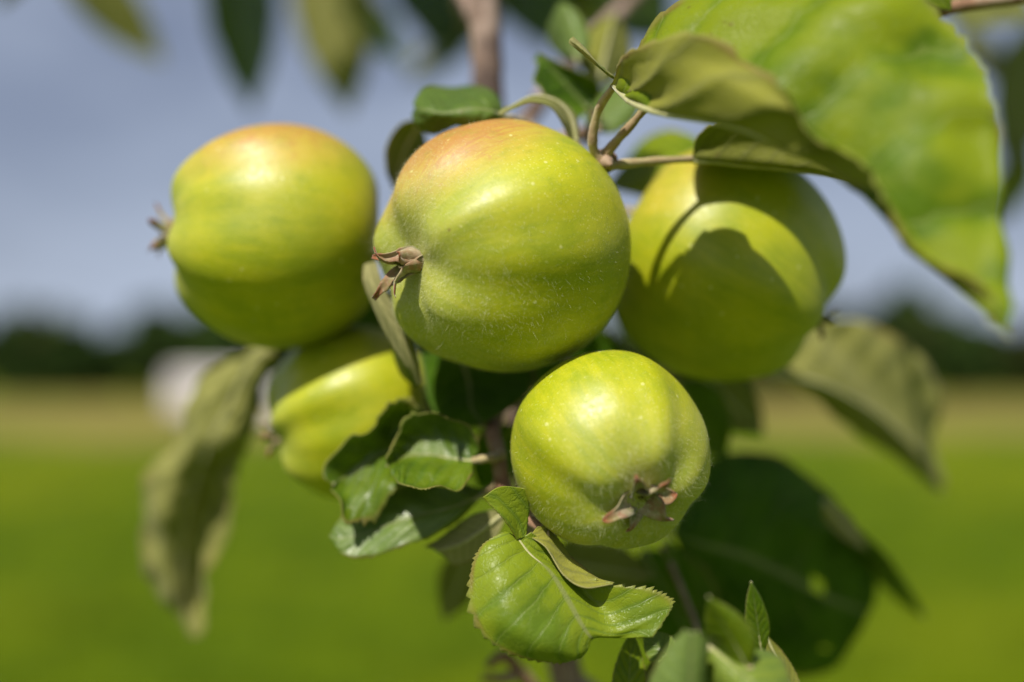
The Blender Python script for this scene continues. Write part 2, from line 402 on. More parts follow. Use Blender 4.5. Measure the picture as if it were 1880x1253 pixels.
def blade_mesh():
    rng = np.random.default_rng(5); n = 42000
    y = 3.2 + 15.5 * rng.random(n) ** 1.3; x = (rng.random(n) - .5) * (1.5 + y * 1.4)
    h = rng.uniform(.04, .11, n); a = rng.uniform(0, 6.28, n); wd = rng.uniform(.004, .009, n); ln = rng.normal(0, .03, (n, 2))
    V = np.zeros((n, 3, 3))
    V[:, 0] = np.stack([x - np.cos(a) * wd, y - np.sin(a) * wd, np.zeros(n) - .003], 1)
    V[:, 1] = np.stack([x + np.cos(a) * wd, y + np.sin(a) * wd, np.zeros(n) - .003], 1)
    V[:, 2] = np.stack([x + ln[:, 0], y + ln[:, 1], h], 1)
    me = bpy.data.meshes.new('grass'); me.from_pydata(V.reshape(-1, 3).tolist(), [], np.arange(n * 3).reshape(-1, 3).tolist()); me.update(); return me
g = link('grass', blade_mesh(), None, None, (M_GRASS,), False); tag(g, 'short green meadow grass below the apple tree', 'grass', None, 'stuff')

M_WOOD = simple_mat('far_foliage', (.018, .042, .008), (.036, .064, .012), .6, .9, 0, (.046, .050, .014), .1)
def wood_mesh():
    rng = np.random.default_rng(11); V, F = [], []
    def quad(c, s):
        a = rng.normal(size=3); a /= np.linalg.norm(a); b_ = np.cross(a, rng.normal(size=3)); b_ /= np.linalg.norm(b_)
        k = len(V); 
        for q in (c + a * s, c + b_ * s, c - a * s, c - b_ * s): V.append(tuple(q))
        F.append((k, k + 1, k + 2, k + 3))
    x = -150.0
    while x < 150:
        y = 63 + rng.uniform(-1, 6); h = rng.uniform(3.9, 6.6) * (1.08 if x > -12 else 1.0); r = rng.uniform(1.6, 2.6)
        if -46 < x < -38: h *= .85
        # trunk
        k = len(V)
        for z, tr in ((0, .22), (h * .6, .10)):
            for j in range(5): V.append((x + tr * math.cos(j * 1.257), y + tr * math.sin(j * 1.257), z))
        for j in range(5): F.append((k + j, k + (j + 1) % 5, k + 5 + (j + 1) % 5, k + 5 + j))
        for q in range(420 if abs(x) < 60 else 220):
            d = rng.normal(size=3); d /= np.linalg.norm(d); rad = rng.uniform(.55, 1.0)
            c = np.array((x, y, h * .52)) + d * rad * np.array((r, r, h * .50))
            c[2] = max(c[2], .3); quad(c, rng.uniform(.35, .8))
        x += rng.uniform(1.0, 2.0)
    me = bpy.data.meshes.new('woodland'); me.from_pydata(V, [], F); me.update(); return me
wd = link('woodland', wood_mesh(), None, None, (M_WOOD,), False); tag(wd, 'dark green wood along the far edge of the field', 'woodland', None, 'stuff')

M_WHITE = simple_mat('white_paint', (.72, .68, .70), (.78, .75, .76), 1.0, .4, 0, None, .5)
M_TYRE = simple_mat('tyre_rubber', (.02, .02, .02), (.04, .04, .04), 20, .8, 0)
M_GLASS = simple_mat('dark_glass', (.03, .035, .04), (.05, .055, .06), 3, .1, 0, None, .6)
M_RIM = simple_mat('wheel_rim', (.4, .4, .4), (.5, .5, .5), 20, .35, 0, None, .5)
def prism(name, prof, x0, x1, parent, org, mat):
    """prof: (y, z) outline"""
    n = len(prof); V = [(x0, p[0], p[1]) for p in prof] + [(x1, p[0], p[1]) for p in prof]
    F = [tuple(range(n))[::-1], tuple(range(n, 2 * n))] + [(i, (i + 1) % n, n + (i + 1) % n, n + i) for i in range(n)]
    me = bpy.data.meshes.new(name); me.from_pydata(V, [], F); me.update()
    o = link(name, me, parent, None, (mat,), False); place(o, org, parent); 
    bv = o.modifiers.new('bevel', 'BEVEL'); bv.width = .05; bv.segments = 3
    return o
VX, VY = -9.35, 34.0
van = empty('parked_van', (VX, VY, .02)); WORLD_LOC[van.name] = (VX, VY, .02)
tag(van, 'small white van parked on the stubble field below the wood', 'van')
org = np.array((VX, VY, .02))
def side_prism(name, prof, y0, y1, mat, parent=None):
    n = len(prof); V = [(p[0] * .72, y0 * .80, p[1] * .70) for p in prof] + [(p[0] * .72, y1 * .80, p[1] * .70) for p in prof]
    F = [tuple(range(n)), tuple(range(n, 2 * n))[::-1]] + [((i + 1) % n, i, n + i, n + (i + 1) % n) for i in range(n)]
    me = bpy.data.meshes.new(name); me.from_pydata(V, [], F); me.update()
    par = parent or van
    o = link(name, me, par, None, (mat,), False); place(o, org, par)
    bv = o.modifiers.new('bevel', 'BEVEL'); bv.width = min(.06, abs(y1 - y0) * .4); bv.segments = 2
    return o
side_prism('body', [(-2.5, .35), (2.3, .35), (2.45, .75), (2.35, 1.05), (1.75, 1.2), (1.25, 2.0), (.9, 2.12), (-2.35, 2.12), (-2.5, 1.9)], -.95, .95, M_WHITE)
side_prism('side_window', [(.62, 1.25), (1.52, 1.25), (1.12, 1.85), (.62, 1.85)], -.97, -.93, M_GLASS)
side_prism('bumper', [(2.25, .3), (2.52, .3), (2.52, .55), (2.25, .55)], -.9, .9, M_TYRE)
for wx in (-1.6, 1.55):
    for wy in (-.9, .78):
        pr = [(wx + .33 * math.cos(a * math.pi / 9), .33 + .33 * math.sin(a * math.pi / 9)) for a in range(18)]
        wh = side_prism('wheel', pr, wy, wy + .2, M_TYRE)
        side_prism('rim', [(wx + .19 * math.cos(a * math.pi / 7), .33 + .19 * math.sin(a * math.pi / 7)) for a in range(14)], wy - .015 if wy < 0 else wy + .1, wy + .1 if wy < 0 else wy + .215, M_RIM, wh)

# ------------------------------------------------------------------ apples
SPUR = W(1010, 520, 7.2)
def patch_sepal(pole, ax, ex, ey, phi, L, wd, a0, a1, r0, pw=1.6, twist=0.0, cup=.35, lift=0.0):
    n = 14; s = np.linspace(0, 1, n)
    al = a0 + (a1 - a0) * s ** pw
    rad = math.cos(phi) * ex + math.sin(phi) * ey; tan = np.cross(ax, rad)
    d = np.cos(al)[:, None] * ax + np.sin(al)[:, None] * rad
    C = pole + rad * r0 + ax * lift + np.concatenate([[np.zeros(3)], np.cumsum(d[:-1] * (L / (n - 1)), 0)])
    nrm = -np.sin(al)[:, None] * ax + np.cos(al)[:, None] * rad
    wv = wd * (np.clip(1 - s, 0, 1) ** .75 * (1 - .25 * np.exp(-s * 9)) + .03)
    tw = twist * s
    side = tan * np.cos(tw)[:, None] + nrm * np.sin(tw)[:, None]; nn = nrm * np.cos(tw)[:, None] - tan * np.sin(tw)[:, None]
    us = np.linspace(-1, 1, 7)
    G = C[:, None] + side[:, None] * (us[None, :, None] * wv[:, None, None] / 2) - nn[:, None] * ((us ** 2)[None, :, None] * (cup * wv / 2)[:, None, None])
    return G, us

APPLES = 0
def apple(x, y, d, rx, cal, label, up=(0, 1, 0), elong=1.0, lobe=.035, phase=0.0, blush=(0, 1, .2), bl=1.0, hairs=0, sepals=(), taper=.06,
          basin=.13, wide=1.0, big=1.0):
    global APPLES; APPLES += 1
    rng = np.random.default_rng(40 + APPLES)
    c = W(x, y, d); Rr = rx / FPX * (FOCUS + d * .01); H = Rr * elong
    root = empty('apple', c); WORLD_LOC[root.name] = c
    tag(root, label, 'apple', 'green apples in one cluster on the branch')
    ax = cdir(*cal); ey = cdir(*up); ey = ey - ax * np.dot(ax, ey); ey /= np.linalg.norm(ey); ex = np.cross(ey, ax)
    nt, nph = 96, 128
    t = np.linspace(0, math.pi, nt)[:, None]; ph = np.linspace(0, 2 * math.pi, nph, endpoint=False)[None, :]
    sm = np.clip((t - .8) / 1.6, 0, 1); sm = sm * sm * (3 - 2 * sm)
    lob = np.cos(5 * (ph - phase)) + .35 * np.cos(2 * ph + phase * 3 + 1) + .25 * np.cos(3 * ph + phase) + .40 * np.cos(9 * ph + 4 * phase) + .22 * np.cos(13 * ph + 1.3)
    r = Rr * wide * np.sin(t) ** .93 * (1 + taper * np.cos(t)) * (1 + lobe * sm * lob + .016 * np.exp(-((t - 2.72) / .26) ** 2) * np.cos(10 * ph + 2.1 + phase))
    z = H * np.cos(t) - .20 * H * np.exp(-(t / .33) ** 2) + basin * H * np.exp(-((math.pi - t) / .34) ** 2) - lobe * 1.1 * H * np.exp(-((t - 2.62) / .30) ** 2) * np.cos(5 * (ph - phase)) * .8
    z = z + 0 * ph
    P = (r * np.cos(ph))[:, :, None] * ex + (r * np.sin(ph))[:, :, None] * ey - z[:, :, None] * ax
    V = P.reshape(-1, 3); F = []
    for i in range(nt - 1):
        for j in range(nph):
            j2 = (j + 1) % nph; F.append((i * nph + j, (i + 1) * nph + j, (i + 1) * nph + j2, i * nph + j2))
    me = bpy.data.meshes.new('skin'); me.from_pydata(V.tolist(), [], F); me.update()
    bd = cdir(*blush); nrmv = V / (np.linalg.norm(V, axis=1)[:, None] + 1e-9)
    bv = np.clip((nrmv @ bd - .30) / .65, 0, 1.2) * bl
    cv = np.repeat(np.clip((t[:, 0] - 1.7) / 1.3, 0, 1), nph)
    at = me.attributes.new('blush', 'FLOAT', 'POINT'); at.data.foreach_set('value', bv.astype(np.float32))
    at = me.attributes.new('calyx', 'FLOAT', 'POINT'); at.data.foreach_set('value', cv.astype(np.float32))
    mer = np.stack([(np.cos(ph) + 0 * t), (np.sin(ph) + 0 * t), (t * .22 + 0 * ph)], 2).reshape(-1, 3)
    at = me.attributes.new('mer', 'FLOAT_VECTOR', 'POINT'); at.data.foreach_set('vector', mer.astype(np.float32).ravel())
    sk = link('skin', me, root, (0, 0, 0), (M_APPLE,))
    # make normals point outwards
    if np.dot(np.array(me.polygons[nph * 40].normal), np.array(me.polygons[nph * 40].center)) < 0: me.flip_normals()
    # calyx
    pole = ax * (-z[-1, 0])
    for (deg, L, wd, a0, a1, pw, tw) in sepals:
        G, us = patch_sepal(pole, ax, ex, ey, R(deg), L * big, wd * big * .86, R(a0), R(a1), .0017 * big, pw, R(tw), .5, -.0016)
        N = grid_normals(G)
        G = G + N * sines(G, .00034, 210, rng)[:, :, None]; N = grid_normals(G)
        link('sepal', sheets_mesh('sepal', [(G, N, (us + 1) / 2, None, (0.0, 1.0))], .00022), root, (0, 0, 0), (M_SEPAL, M_SEPAL))
    sv, sf = [], []
    for k in range(16):
        a, rr, hh = rng.uniform(0, 6.28), rng.uniform(0, .0016), rng.uniform(.0015, .0035)
        b0 = pole + (math.cos(a) * ex + math.sin(a) * ey) * rr - ax * .001; b1 = b0 + ax * hh + (rng.normal(size=3)) * .0006
        s1, s2 = ex * .00018, ey * .00018; q = len(sv)
        sv += [tuple(b0 + s1), tuple(b0 - s1 + s2), tuple(b0 - s2), tuple(b1)]; sf += [(q, q + 1, q + 3), (q + 1, q + 2, q + 3), (q + 2, q, q + 3)]
    ms = bpy.data.meshes.new('stamen_tuft'); ms.from_pydata(sv, [], sf); ms.update(); link('stamen_tuft', ms, root, (0, 0, 0), (M_STAMEN,))
    # stalk to the spur
    st0 = -ax * (z[0, 0] - .003); end = SPUR - c
    mid1 = -ax * (z[0, 0] + .006)
    link('stalk', tube_mesh('stalk', [st0, mid1, (mid1 + end) / 2 + np.array((0, 0, .002)), end], [.0011, .0010, .0011, .0014], 9), root, (0, 0, 0), (M_PET,))
    if hairs:
        hv, hf = [], []; Ng = grid_normals(P); tries = 0; cnt = 0
        cd = -CF
        while cnt < hairs and tries < hairs * 30:
            tries += 1
            i = int(rng.uniform(6, nt - 3)); j = int(rng.integers(0, nph - 1))
            if rng.random() > math.sin(t[i, 0]) + .1: continue
            p = P[i, j] + (P[min(i + 1, nt - 1), j] - P[i, j]) * rng.random() + (P[i, j + 1] - P[i, j]) * rng.random()
            n_ = p / np.linalg.norm(p); nn = Ng[i, j]; nn = nn if np.dot(nn, n_) > 0 else -nn
            if np.dot(nn, cd) < -.15: continue
            wgt = .015 + 1.0 * cv[i * nph] ** 1.6 + .5 * max(0, -n_[2] + .1)
            if rng.random() > wgt: continue
            cnt += 1
            q = rng.normal(size=3); q -= nn * np.dot(q, nn); q /= np.linalg.norm(q)
            L = rng.uniform(.0004, .0011) * (1 + .5 * cv[i * nph]); q2 = rng.normal(size=3) * .5
            sd = np.cross(nn, q); hw = .0000105
            pts = [p, p + q * L * .4 + nn * L * .30, p + (q + q2 * .5) * L * .75 + nn * L * .42, p + (q + q2) * L + nn * L * .33]
            k = len(hv)
            for m_, pp in enumerate(pts): 
                ww = hw * (1 - m_ * .25); hv.append(tuple(pp + sd * ww)); hv.append(tuple(pp - sd * ww))
            for m_ in range(3): hf.append((k + 2 * m_, k + 2 * m_ + 1, k + 2 * m_ + 3, k + 2 * m_ + 2))
        mh = bpy.data.meshes.new('down_hair'); mh.from_pydata(hv, [], hf); mh.update()
        hh = link('down_hair', mh, root, (0, 0, 0), (M_HAIR,)); hh['kind'] = 'stuff'
    return root

# (angle, length m, width m, start lean, end lean, power, twist)
SEP_FRONT = [(95, .0105, .0060, -14, 95, 3.2, 20), (160, .0085, .0050, 0, 55, 2.0, -30), (228, .0105, .0050, 15, 75, 1.3, 35), (292, .0100, .0056, 5, 100, 2.2, -25), (20, .0080, .0056, -5, 70, 2.2, 15)]
SEP_STAR = [(120, .0094, .0060, 15, 95, 1.1, 45), (76, .0100, .0056, 10, 78, 1.2, -30), (10, .0066, .0062, 20, 120, 1.3, 40), (198, .0092, .0062, 25, 95, 1.0, -50), (255, .0068, .0052, 30, 95, 1.0, 30), (325, .0078, .0070, 15, 95, 1.0, -40)]
SEP_PLAIN = [(20 + 72 * k, .0090, .0050, 5, 75 + 20 * (k % 2), 1.6, 20 - 13 * k) for k in range(5)]

apple(922, 457, 1.75, 230, (-.78, -.15, .60), 'large sharp green apple with orange blush on top, withered calyx beside a tan leaf edge', phase=.35, lobe=.036, elong=.985,
      blush=(-.45, .88, .10), bl=1.25, hairs=9000, sepals=SEP_FRONT, basin=.18, taper=.05, big=1.18)
apple(514, 434, 4.6, 191, (-.985, .02, .15), 'green apple with yellow orange shoulder, its calyx sticking out against the sky', phase=.9, lobe=.034, elong=1.06,
      blush=(-.05, .95, .25), bl=1.0, sepals=SEP_PLAIN, basin=.14, wide=1.07, taper=.03, big=1.1)
apple(1330, 490, 4.9, 210, (.84, -.50, .18), 'green apple half in shade below the big folded leaf', phase=.75, lobe=.030, elong=1.0,
      blush=(-.5, .8, .3), bl=.62, sepals=SEP_PLAIN, basin=.12, taper=.08, big=.8)
apple(1120, 828, .75, 181, (.27, -.42, .86), 'small pale green apple with star shaped brown calyx facing out, hanging lowest', phase=.15, lobe=.036, elong=.98,
      blush=(0, 1, 0), bl=.15, hairs=5000, sepals=SEP_STAR, basin=.15, taper=.05)
apple(655, 762, 5.4, 160, (-.93, -.26, .2), 'small yellow green apple half hidden behind the curled leaves', phase=.5, lobe=.05, elong=1.0,
      blush=(0, 1, 0), bl=.35, sepals=SEP_PLAIN, basin=.12, taper=.05, big=.8)

# ------------------------------------------------------------------ the apple tree
tb = W(1075, 1500, 8.5); tree_loc = np.array((tb[0] + .02, tb[1] + .01, 0.0))
tree = empty('apple_tree', tree_loc); WORLD_LOC[tree.name] = tree_loc
tag(tree, 'young apple tree with a slender brown stem and green curled leaves round the fruit', 'tree')
def part_tube(name, pts, radii, mat, world=False, seg=12, n=None, rough=.05):
    P = np.array(pts) if world else np.array([W(*q) for q in pts])
    o = link(name, tube_mesh(name, P - P[0], radii, seg, n, rough), tree, None, (mat,)); place(o, P[0], tree); return o
trunk_pts = [tree_loc + np.array((0, 0, -.02)), tree_loc + np.array((.012, 0, .5)), tree_loc + np.array((-.008, 0, 1.0)), W(1075, 1500, 8.5), W(1040, 1240, 7.8), W(985, 1000, 7.6), W(940, 700, 7.6), W(905, 300, 7.8), W(892, 60, 8.0), W(880, -350, 8.5), W(890, -1200, 9.5), W(860, -2600, 11)]
part_tube('trunk', trunk_pts, [.013, .0115, .0095, .0062, .0045, .0040, .0040, .0042, .0042, .0040, .0035, .0020], M_BARK, True, 14, 120, .08)
part_tube('twig', [(905, 330, 7.6), (970, 335, 5.0), (1040, 315, 3.4), (1100, 297, 1.8), (1112, 296, 1.3)], [.0022, .0021, .0021, .0024, .0026], M_TWIG)
part_tube('bud', [(1086, 305, 1.9), (1098, 299, 1.5), (1106, 297, 1.3), (1110, 298, 1.2), (1116, 301, 1.05), (1122, 304, .95)], [.0013, .0016, .0013, .0018, .0012, .0003], M_TWIG, seg=11, n=40, rough=.16)
part_tube('bud', [(1098, 290, 1.7), (1102, 284, 1.6), (1104, 276, 1.55)], [.0012, .0011, .0003], M_TWIG, rough=.14)
part_tube('spur', [(925, 560, 7.6), (970, 540, 7.4), (1010, 520, 7.2), (1030, 512, 7.1)], [.0024, .0026, .0034, .0012], M_TWIG)
part_tube('twig', [(950, 690, 7.4), (915, 740, 5.2), (905, 790, 3.4), (916, 840, 2.6), (922, 890, 2.3), (945, 935, 1.6), (985, 965, .9), (1004, 985, .5)], [.0020, .0019, .0019, .0018, .0017, .0014, .0010, .0007], M_TWIG)
part_tube('branch', [(905, 300, 7.8), (1100, 60, 13), (1350, -160, 20), (1800, -420, 30)], [.0030, .0026, .0022, .0016], M_BARK)
part_tube('branch', [(893, 60, 8.0), (760, -150, 16), (560, -300, 24), (180, -380, 30)], [.0030, .0026, .0022, .0016], M_BARK)
part_tube('branch', [(1040, 1240, 7.8), (1180, 1330, 7.5), (1330, 1380, 7.0), (1450, 1360, 7.2)], [.0028, .0024, .0020, .0014], M_BARK)
part_tube('branch', [(905, 300, 7.8), (1040, 255, 6.4), (1085, 240, 5.2), (1095, 205, 4.6)], [.0024, .0020, .0018, .0012], M_TWIG)
part_tube('branch', [(1350, -160, 20), (1480, -190, 12), (1600, -150, 5.0), (1690, -40, 2.6), (1700, 22, 2.2), (1760, 12, 2.4), (1890, -5, 2.8)], [.0022, .0019, .0016, .0015, .0014, .0015, .0014], M_TWIG)

# --- big folded leaf, upper right
leaf([
  [(1122, 158, .3), (1123, 158, .3), (1125, 160, .3), (1126, 159, .3), (1126, 158, .3)],
  [(1148, 112, .0), (1165, 160, -.6), (1185, 200, -1.3), (1180, 150, -1.5), (1158, 92, -1.2)],
  [(1236, 2, -.3), (1260, 110, -1.2), (1290, 218, -2.3), (1302, 150, -2.9), (1302, 72, -2.6)],
  [(1415, -45, -1.3), (1420, 95, -2.2), (1410, 252, -2.9), (1420, 205, -3.4), (1425, 152, -3.4)],
  [(1625, -40, -2.2), (1590, 130, -3.0), (1540, 318, -3.2), (1530, 285, -3.3), (1512, 250, -3.6)],
  [(1772, 75, -3.0), (1720, 260, -3.6), (1650, 425, -3.8), (1640, 400, -3.9), (1622, 370, -4.1)],
  [(1838, 235, -3.8), (1800, 390, -3.9), (1752, 525, -4.4), (1746, 510, -4.5), (1738, 492, -4.6)],
  [(1846, 440, -4.0), (1832, 520, -4.5), (1818, 588, -4.8), (1816, 580, -4.9), (1813, 572, -4.9)],
  [(1852, 615, -5.0), (1853, 618, -5.0), (1854, 622, -5.0), (1855, 620, -5.0), (1856, 618, -5.0)]],
  petiole=[(1104, 300, 1.2), (1088, 265, 1.0), (1098, 205, .7), (1126, 160, .3)], yellow=.95, under=1.3, gloss=.14, pale=.03, side='U', ref=(.5, .25), dens=1.3,
  ruffle=.0010, pillow=.0026, teeth=.06, label='big folded leaf, glossy yellow green on top with pale downy underside', tree=tree)
# small pointed lobe left of its base
leaf([
  [(1140, 150, .1)] * 3,
  [(1098, 118, .2), (1108, 128, .0), (1118, 140, .1)],
  [(1072, 92, .2), (1080, 100, .0), (1086, 112, .1)],
  [(1046, 72, .2)] * 3], yellow=.2, pale=.5, side='D', rib=False, nteeth=6, tree=tree)
# --- leaf underside lying over the right apple
leaf([
  [(1268, 292, 2.0)] * 5,
  [(1284, 246, 1.7), (1284, 270, 1.9), (1290, 294, 2.0), (1282, 288, 2.9), (1285, 278, 3.8)],
  [(1345, 217, 1.5), (1350, 262, 1.8), (1358, 301, 2.0), (1350, 277, 3.2), (1345, 250, 4.4)],
  [(1440, 224, 1.3), (1440, 272, 1.6), (1440, 309, 1.8), (1440, 283, 3.2), (1440, 258, 4.4)],
  [(1530, 262, 1.0), (1530, 296, 1.2), (1530, 321, 1.4), (1535, 300, 2.6), (1540, 280, 3.6)],
  [(1640, 345, .5)] * 5],
  petiole=[(1112, 305, 1.3), (1180, 298, 1.6), (1270, 292, 2.0)], yellow=.5, pale=.0, side='D', ref=(.5, .2), label='downturned leaf showing its veined underside over the right apple', tree=tree)
# yellow leaf behind it
ovate((1300, 268, 5.5), (1120, 345, 7.2), 110, 'U', fold=.4, tilt=2.5, yellow=1.0, tree=tree)
# second leaf behind the big one
leaf([
  [(1190, 192, .6)] * 3,
  [(1210, 160, .4), (1218, 185, .2), (1235, 210, .1)],
  [(1310, 140, -.1), (1315, 180, -.3), (1322, 213, -.5)],
  [(1400, 175, -.6), (1405, 205, -.8), (1410, 232, -.9)],
  [(1480, 255, -1.2)] * 3],
  petiole=[(1106, 290, 1.25), (1135, 256, 1.0), (1164, 224, .8), (1191, 191, .6)], yellow=.7, side='D', tree=tree)
# --- foliage behind the spur at the top
ovate((1085, 205, 4.5), (985, 105, 4.3), 100, 'U', fold=-.8, tilt=1.5, bow=(12, 12, 0), yellow=.1, ruffle=.0012, pillow=.0012, petiole=[(1095, 240, 4.6), (1085, 205, 4.5)], tree=tree)
ovate((1060, 115, 5.2), (1030, 8, 6.2), 72, 'U', fold=.6, tilt=-1.2, yellow=.2, pale=.45, tree=tree)
ovate((1095, 160, 6.0), (1130, 20, 7.5), 90, 'D', fold=.5, tilt=1.0, yellow=.9, tree=tree)
ovate((1075, 235, 5.0), (1188, 150, 5.6), 85, 'U', fold=.5, tilt=-1.6, yellow=.2, pale=.45, petiole=[(1085, 262, 4.8), (1075, 235, 5.0)], tree=tree)
# arched leaf on the main apple's shoulder
leaf([
  [(1050, 262, 2.2), (1058, 265, 2.3), (1066, 268, 2.4)],
  [(1030, 225, 1.9), (1046, 218, 2.3), (1060, 215, 2.5)],
  [(1008, 196, 1.7), (1018, 188, 2.2), (1030, 183, 2.6)],
  [(975, 190, 1.6), (980, 180, 2.1), (985, 172, 2.6)],
  [(945, 203, 1.5), (948, 195, 2.0), (950, 188, 2.5)],
  [(918, 214, 1.5), (918, 213, 1.7), (918, 212, 1.8)]],
  petiole=[(1085, 300, 2.4), (1074, 285, 2.4), (1058, 265, 2.3)], yellow=.3, pale=.15, side='D', tree=tree)
# ruffled leaf behind the top of the main apple
leaf([
  [(935, 216, 3.0)] * 5,
  [(905, 178, 3.6), (905, 192, 2.8), (905, 206, 2.4), (903, 218, 2.4), (902, 228, 2.8)],
  [(860, 167, 3.9), (860, 185, 2.9), (860, 206, 2.2), (858, 222, 2.4), (856, 234, 2.9)],
  [(812, 168, 3.9), (814, 186, 2.9), (816, 208, 2.2), (815, 222, 2.5), (815, 236, 3.0)],
  [(778, 170, 3.6), (782, 186, 2.9), (786, 204, 2.4), (785, 214, 2.6), (786, 226, 2.9)],
  [(762, 200, 2.8)] * 5],
  petiole=[(985, 240, 4.0), (960, 225, 3.5), (935, 216, 3.0)], yellow=.15, pale=.25, side='U', ruffle=.0014, pillow=.0010, teeth=.06, label='short ruffled leaf with browned tip behind the top of the large apple', tree=tree)
leaf([
  [(772, 222, 4.2)] * 3,
  [(735, 232, 4.2), (758, 245, 4.6), (784, 245, 5.2)],
  [(712, 268, 4.2), (740, 280, 4.7), (788, 285, 5.4)],
  [(708, 310, 4.3), (730, 315, 4.8), (772, 320, 5.4)],
  [(722, 350, 4.6)] * 3], yellow=.05, side='D', ref=(.5, .3), label='dark leaf hanging between the blushed apples', tree=tree)
# --- tan edged leaf between the left and main apple
leaf([
  [(668, 488, 2.4), (675, 484, 2.4), (690, 482, 2.6)],
  [(668, 520, 2.2), (682, 516, 2.0), (698, 510, 2.2)],
  [(690, 570, 2.0), (703, 566, 1.8), (716, 558, 2.0)],
  [(722, 625, 2.0), (735, 622, 1.8), (746, 616, 2.0)],
  [(748, 672, 2.0), (758, 668, 1.9), (768, 662, 2.0)],
  [(765, 708, 2.2), (770, 706, 2.1), (776, 700, 2.2)]], yellow=.0, pale=.75, side='D', rib=False, nteeth=10, label='dry tan edge of a leaf squeezed between the apples', tree=tree)
leaf([
  [(716, 618, 3.0), (720, 615, 3.0), (725, 612, 3.0)],
  [(722, 655, 3.0), (735, 652, 2.6), (745, 640, 2.6)],
  [(735, 690, 3.0), (750, 685, 2.6), (762, 675, 2.6)],
  [(758, 712, 2.9), (765, 710, 2.8), (772, 706, 2.8)]], yellow=.3, side='U', rib=False, tree=tree)
# dark leaf in the hollow below the main apple
leaf([
  [(770, 655, 4.4), (840, 640, 4.6), (960, 650, 4.8)],
  [(775, 705, 4.0), (860, 700, 4.2), (985, 690, 4.4)],
  [(790, 760, 3.5), (865, 748, 3.6), (965, 728, 3.8)],
  [(835, 786, 3.2), (885, 778, 3.2), (925, 760, 3.3)],
  [(880, 784, 3.1)] * 3], yellow=.0, gloss=.1, side='U', ref=(.5, .5), tree=tree)
ovate((900, 690, 7.0), (780, 780, 7.5), 150, 'U', yellow=0, gloss=.1, tree=tree)
ovate((960, 640, 6.6), (1190, 720, 7.4), 170, 'U', yellow=0, gloss=.1, tree=tree)
ovate((945, 780, 5.2), (880, 900, 6.0), 100, 'U', yellow=0, gloss=.1, tree=tree)
ovate((760, 560, 7.4), (600, 640, 8.4), 140, 'U', yellow=0, tree=tree)
# --- curled leaves left of the small twig
leaf([
  [(800, 835, 3.0)] * 5,
  [(806, 770, 2.9), (790, 795, 3.2), (775, 820, 3.1), (770, 860, 2.9), (765, 890, 2.5)],
  [(752, 734, 2.8), (740, 785, 3.4), (725, 825, 3.2), (715, 880, 2.6), (705, 925, 2.1)],
  [(692, 782, 2.6), (690, 815, 3.2), (680, 850, 3.0), (670, 905, 2.4), (662, 952, 1.9)],
  [(640, 796, 2.5), (645, 832, 2.9), (640, 872, 2.8), (636, 915, 2.3), (630, 955, 1.8)],
  [(612, 890, 2.3)] * 5],
  yellow=.35, side='U', ruffle=.0020, rfreq=60, gloss=.55, pillow=.0007, teeth=.08, nteeth=14, label='wide dark green curled leaf in front of the half hidden apple', tree=tree)
leaf([
  [(872, 822, 1.8), (870, 834, 1.9), (868, 846, 2.0), (868, 858, 1.8), (868, 868, 1.5)],
  [(852, 782, 1.9), (848, 810, 2.2), (842, 846, 2.1), (840, 872, 1.5), (838, 890, .9)],
  [(800, 760, 1.9), (800, 792, 2.4), (795, 838, 2.2), (790, 876, 1.3), (786, 897, .6)],
  [(750, 772, 2.0), (755, 800, 2.5), (752, 838, 2.2), (752, 874, 1.4), (754, 894, .7)],
  [(714, 812, 1.9), (722, 826, 2.2), (724, 850, 2.0), (730, 872, 1.5), (738, 884, 1.0)],
  [(703, 842, 1.7), (706, 848, 1.8), (709, 856, 1.8), (714, 864, 1.6), (720, 872, 1.4)]],
  petiole=[(918, 838, 2.5), (895, 842, 1.9), (868, 846, 1.95)], yellow=.35, side='U', ruffle=.0010, rfreq=80, gloss=.6, pillow=.0011, teeth=.07, nteeth=16, label='leaf rolled up into a glossy green cup', tree=tree)
leaf([
  [(890, 900, 2.6), (892, 908, 2.6), (892, 915, 2.6)],
  [(840, 885, 2.9), (835, 930, 2.3), (830, 965, 2.2)],
  [(760, 890, 3.0), (755, 950, 2.3), (752, 1000, 2.0)],
  [(690, 915, 2.9), (685, 975, 2.3), (680, 1024, 2.0)],
  [(630, 955, 2.7), (630, 990, 2.3), (632, 1020, 2.1)],
  [(606, 985, 2.4)] * 3],
  petiole=[(922, 880, 2.4), (905, 895, 2.5), (890, 905, 2.6)], yellow=.35, pale=.28, gloss=.6, side='U', ruffle=.0010, pillow=.0012, label='pale shiny leaf below the rolled leaf', tree=tree)
leaf([
  [(918, 935, 2.2), (922, 945, 2.2), (925, 955, 2.2)],
  [(870, 945, 2.4), (885, 975, 2.2), (905, 1000, 2.2)],
  [(825, 972, 2.6), (845, 1000, 2.3), (870, 1030, 2.3)],
  [(778, 1003, 2.6), (800, 1012, 2.5), (835, 1040, 2.5)]], yellow=.1, pale=.75, side='D', label='pinkish tan downy leaf underside beside the low apple', tree=tree)
ovate((870, 1000, 8.0), (815, 1140, 9.0), 80, 'D', yellow=.1, tree=tree)
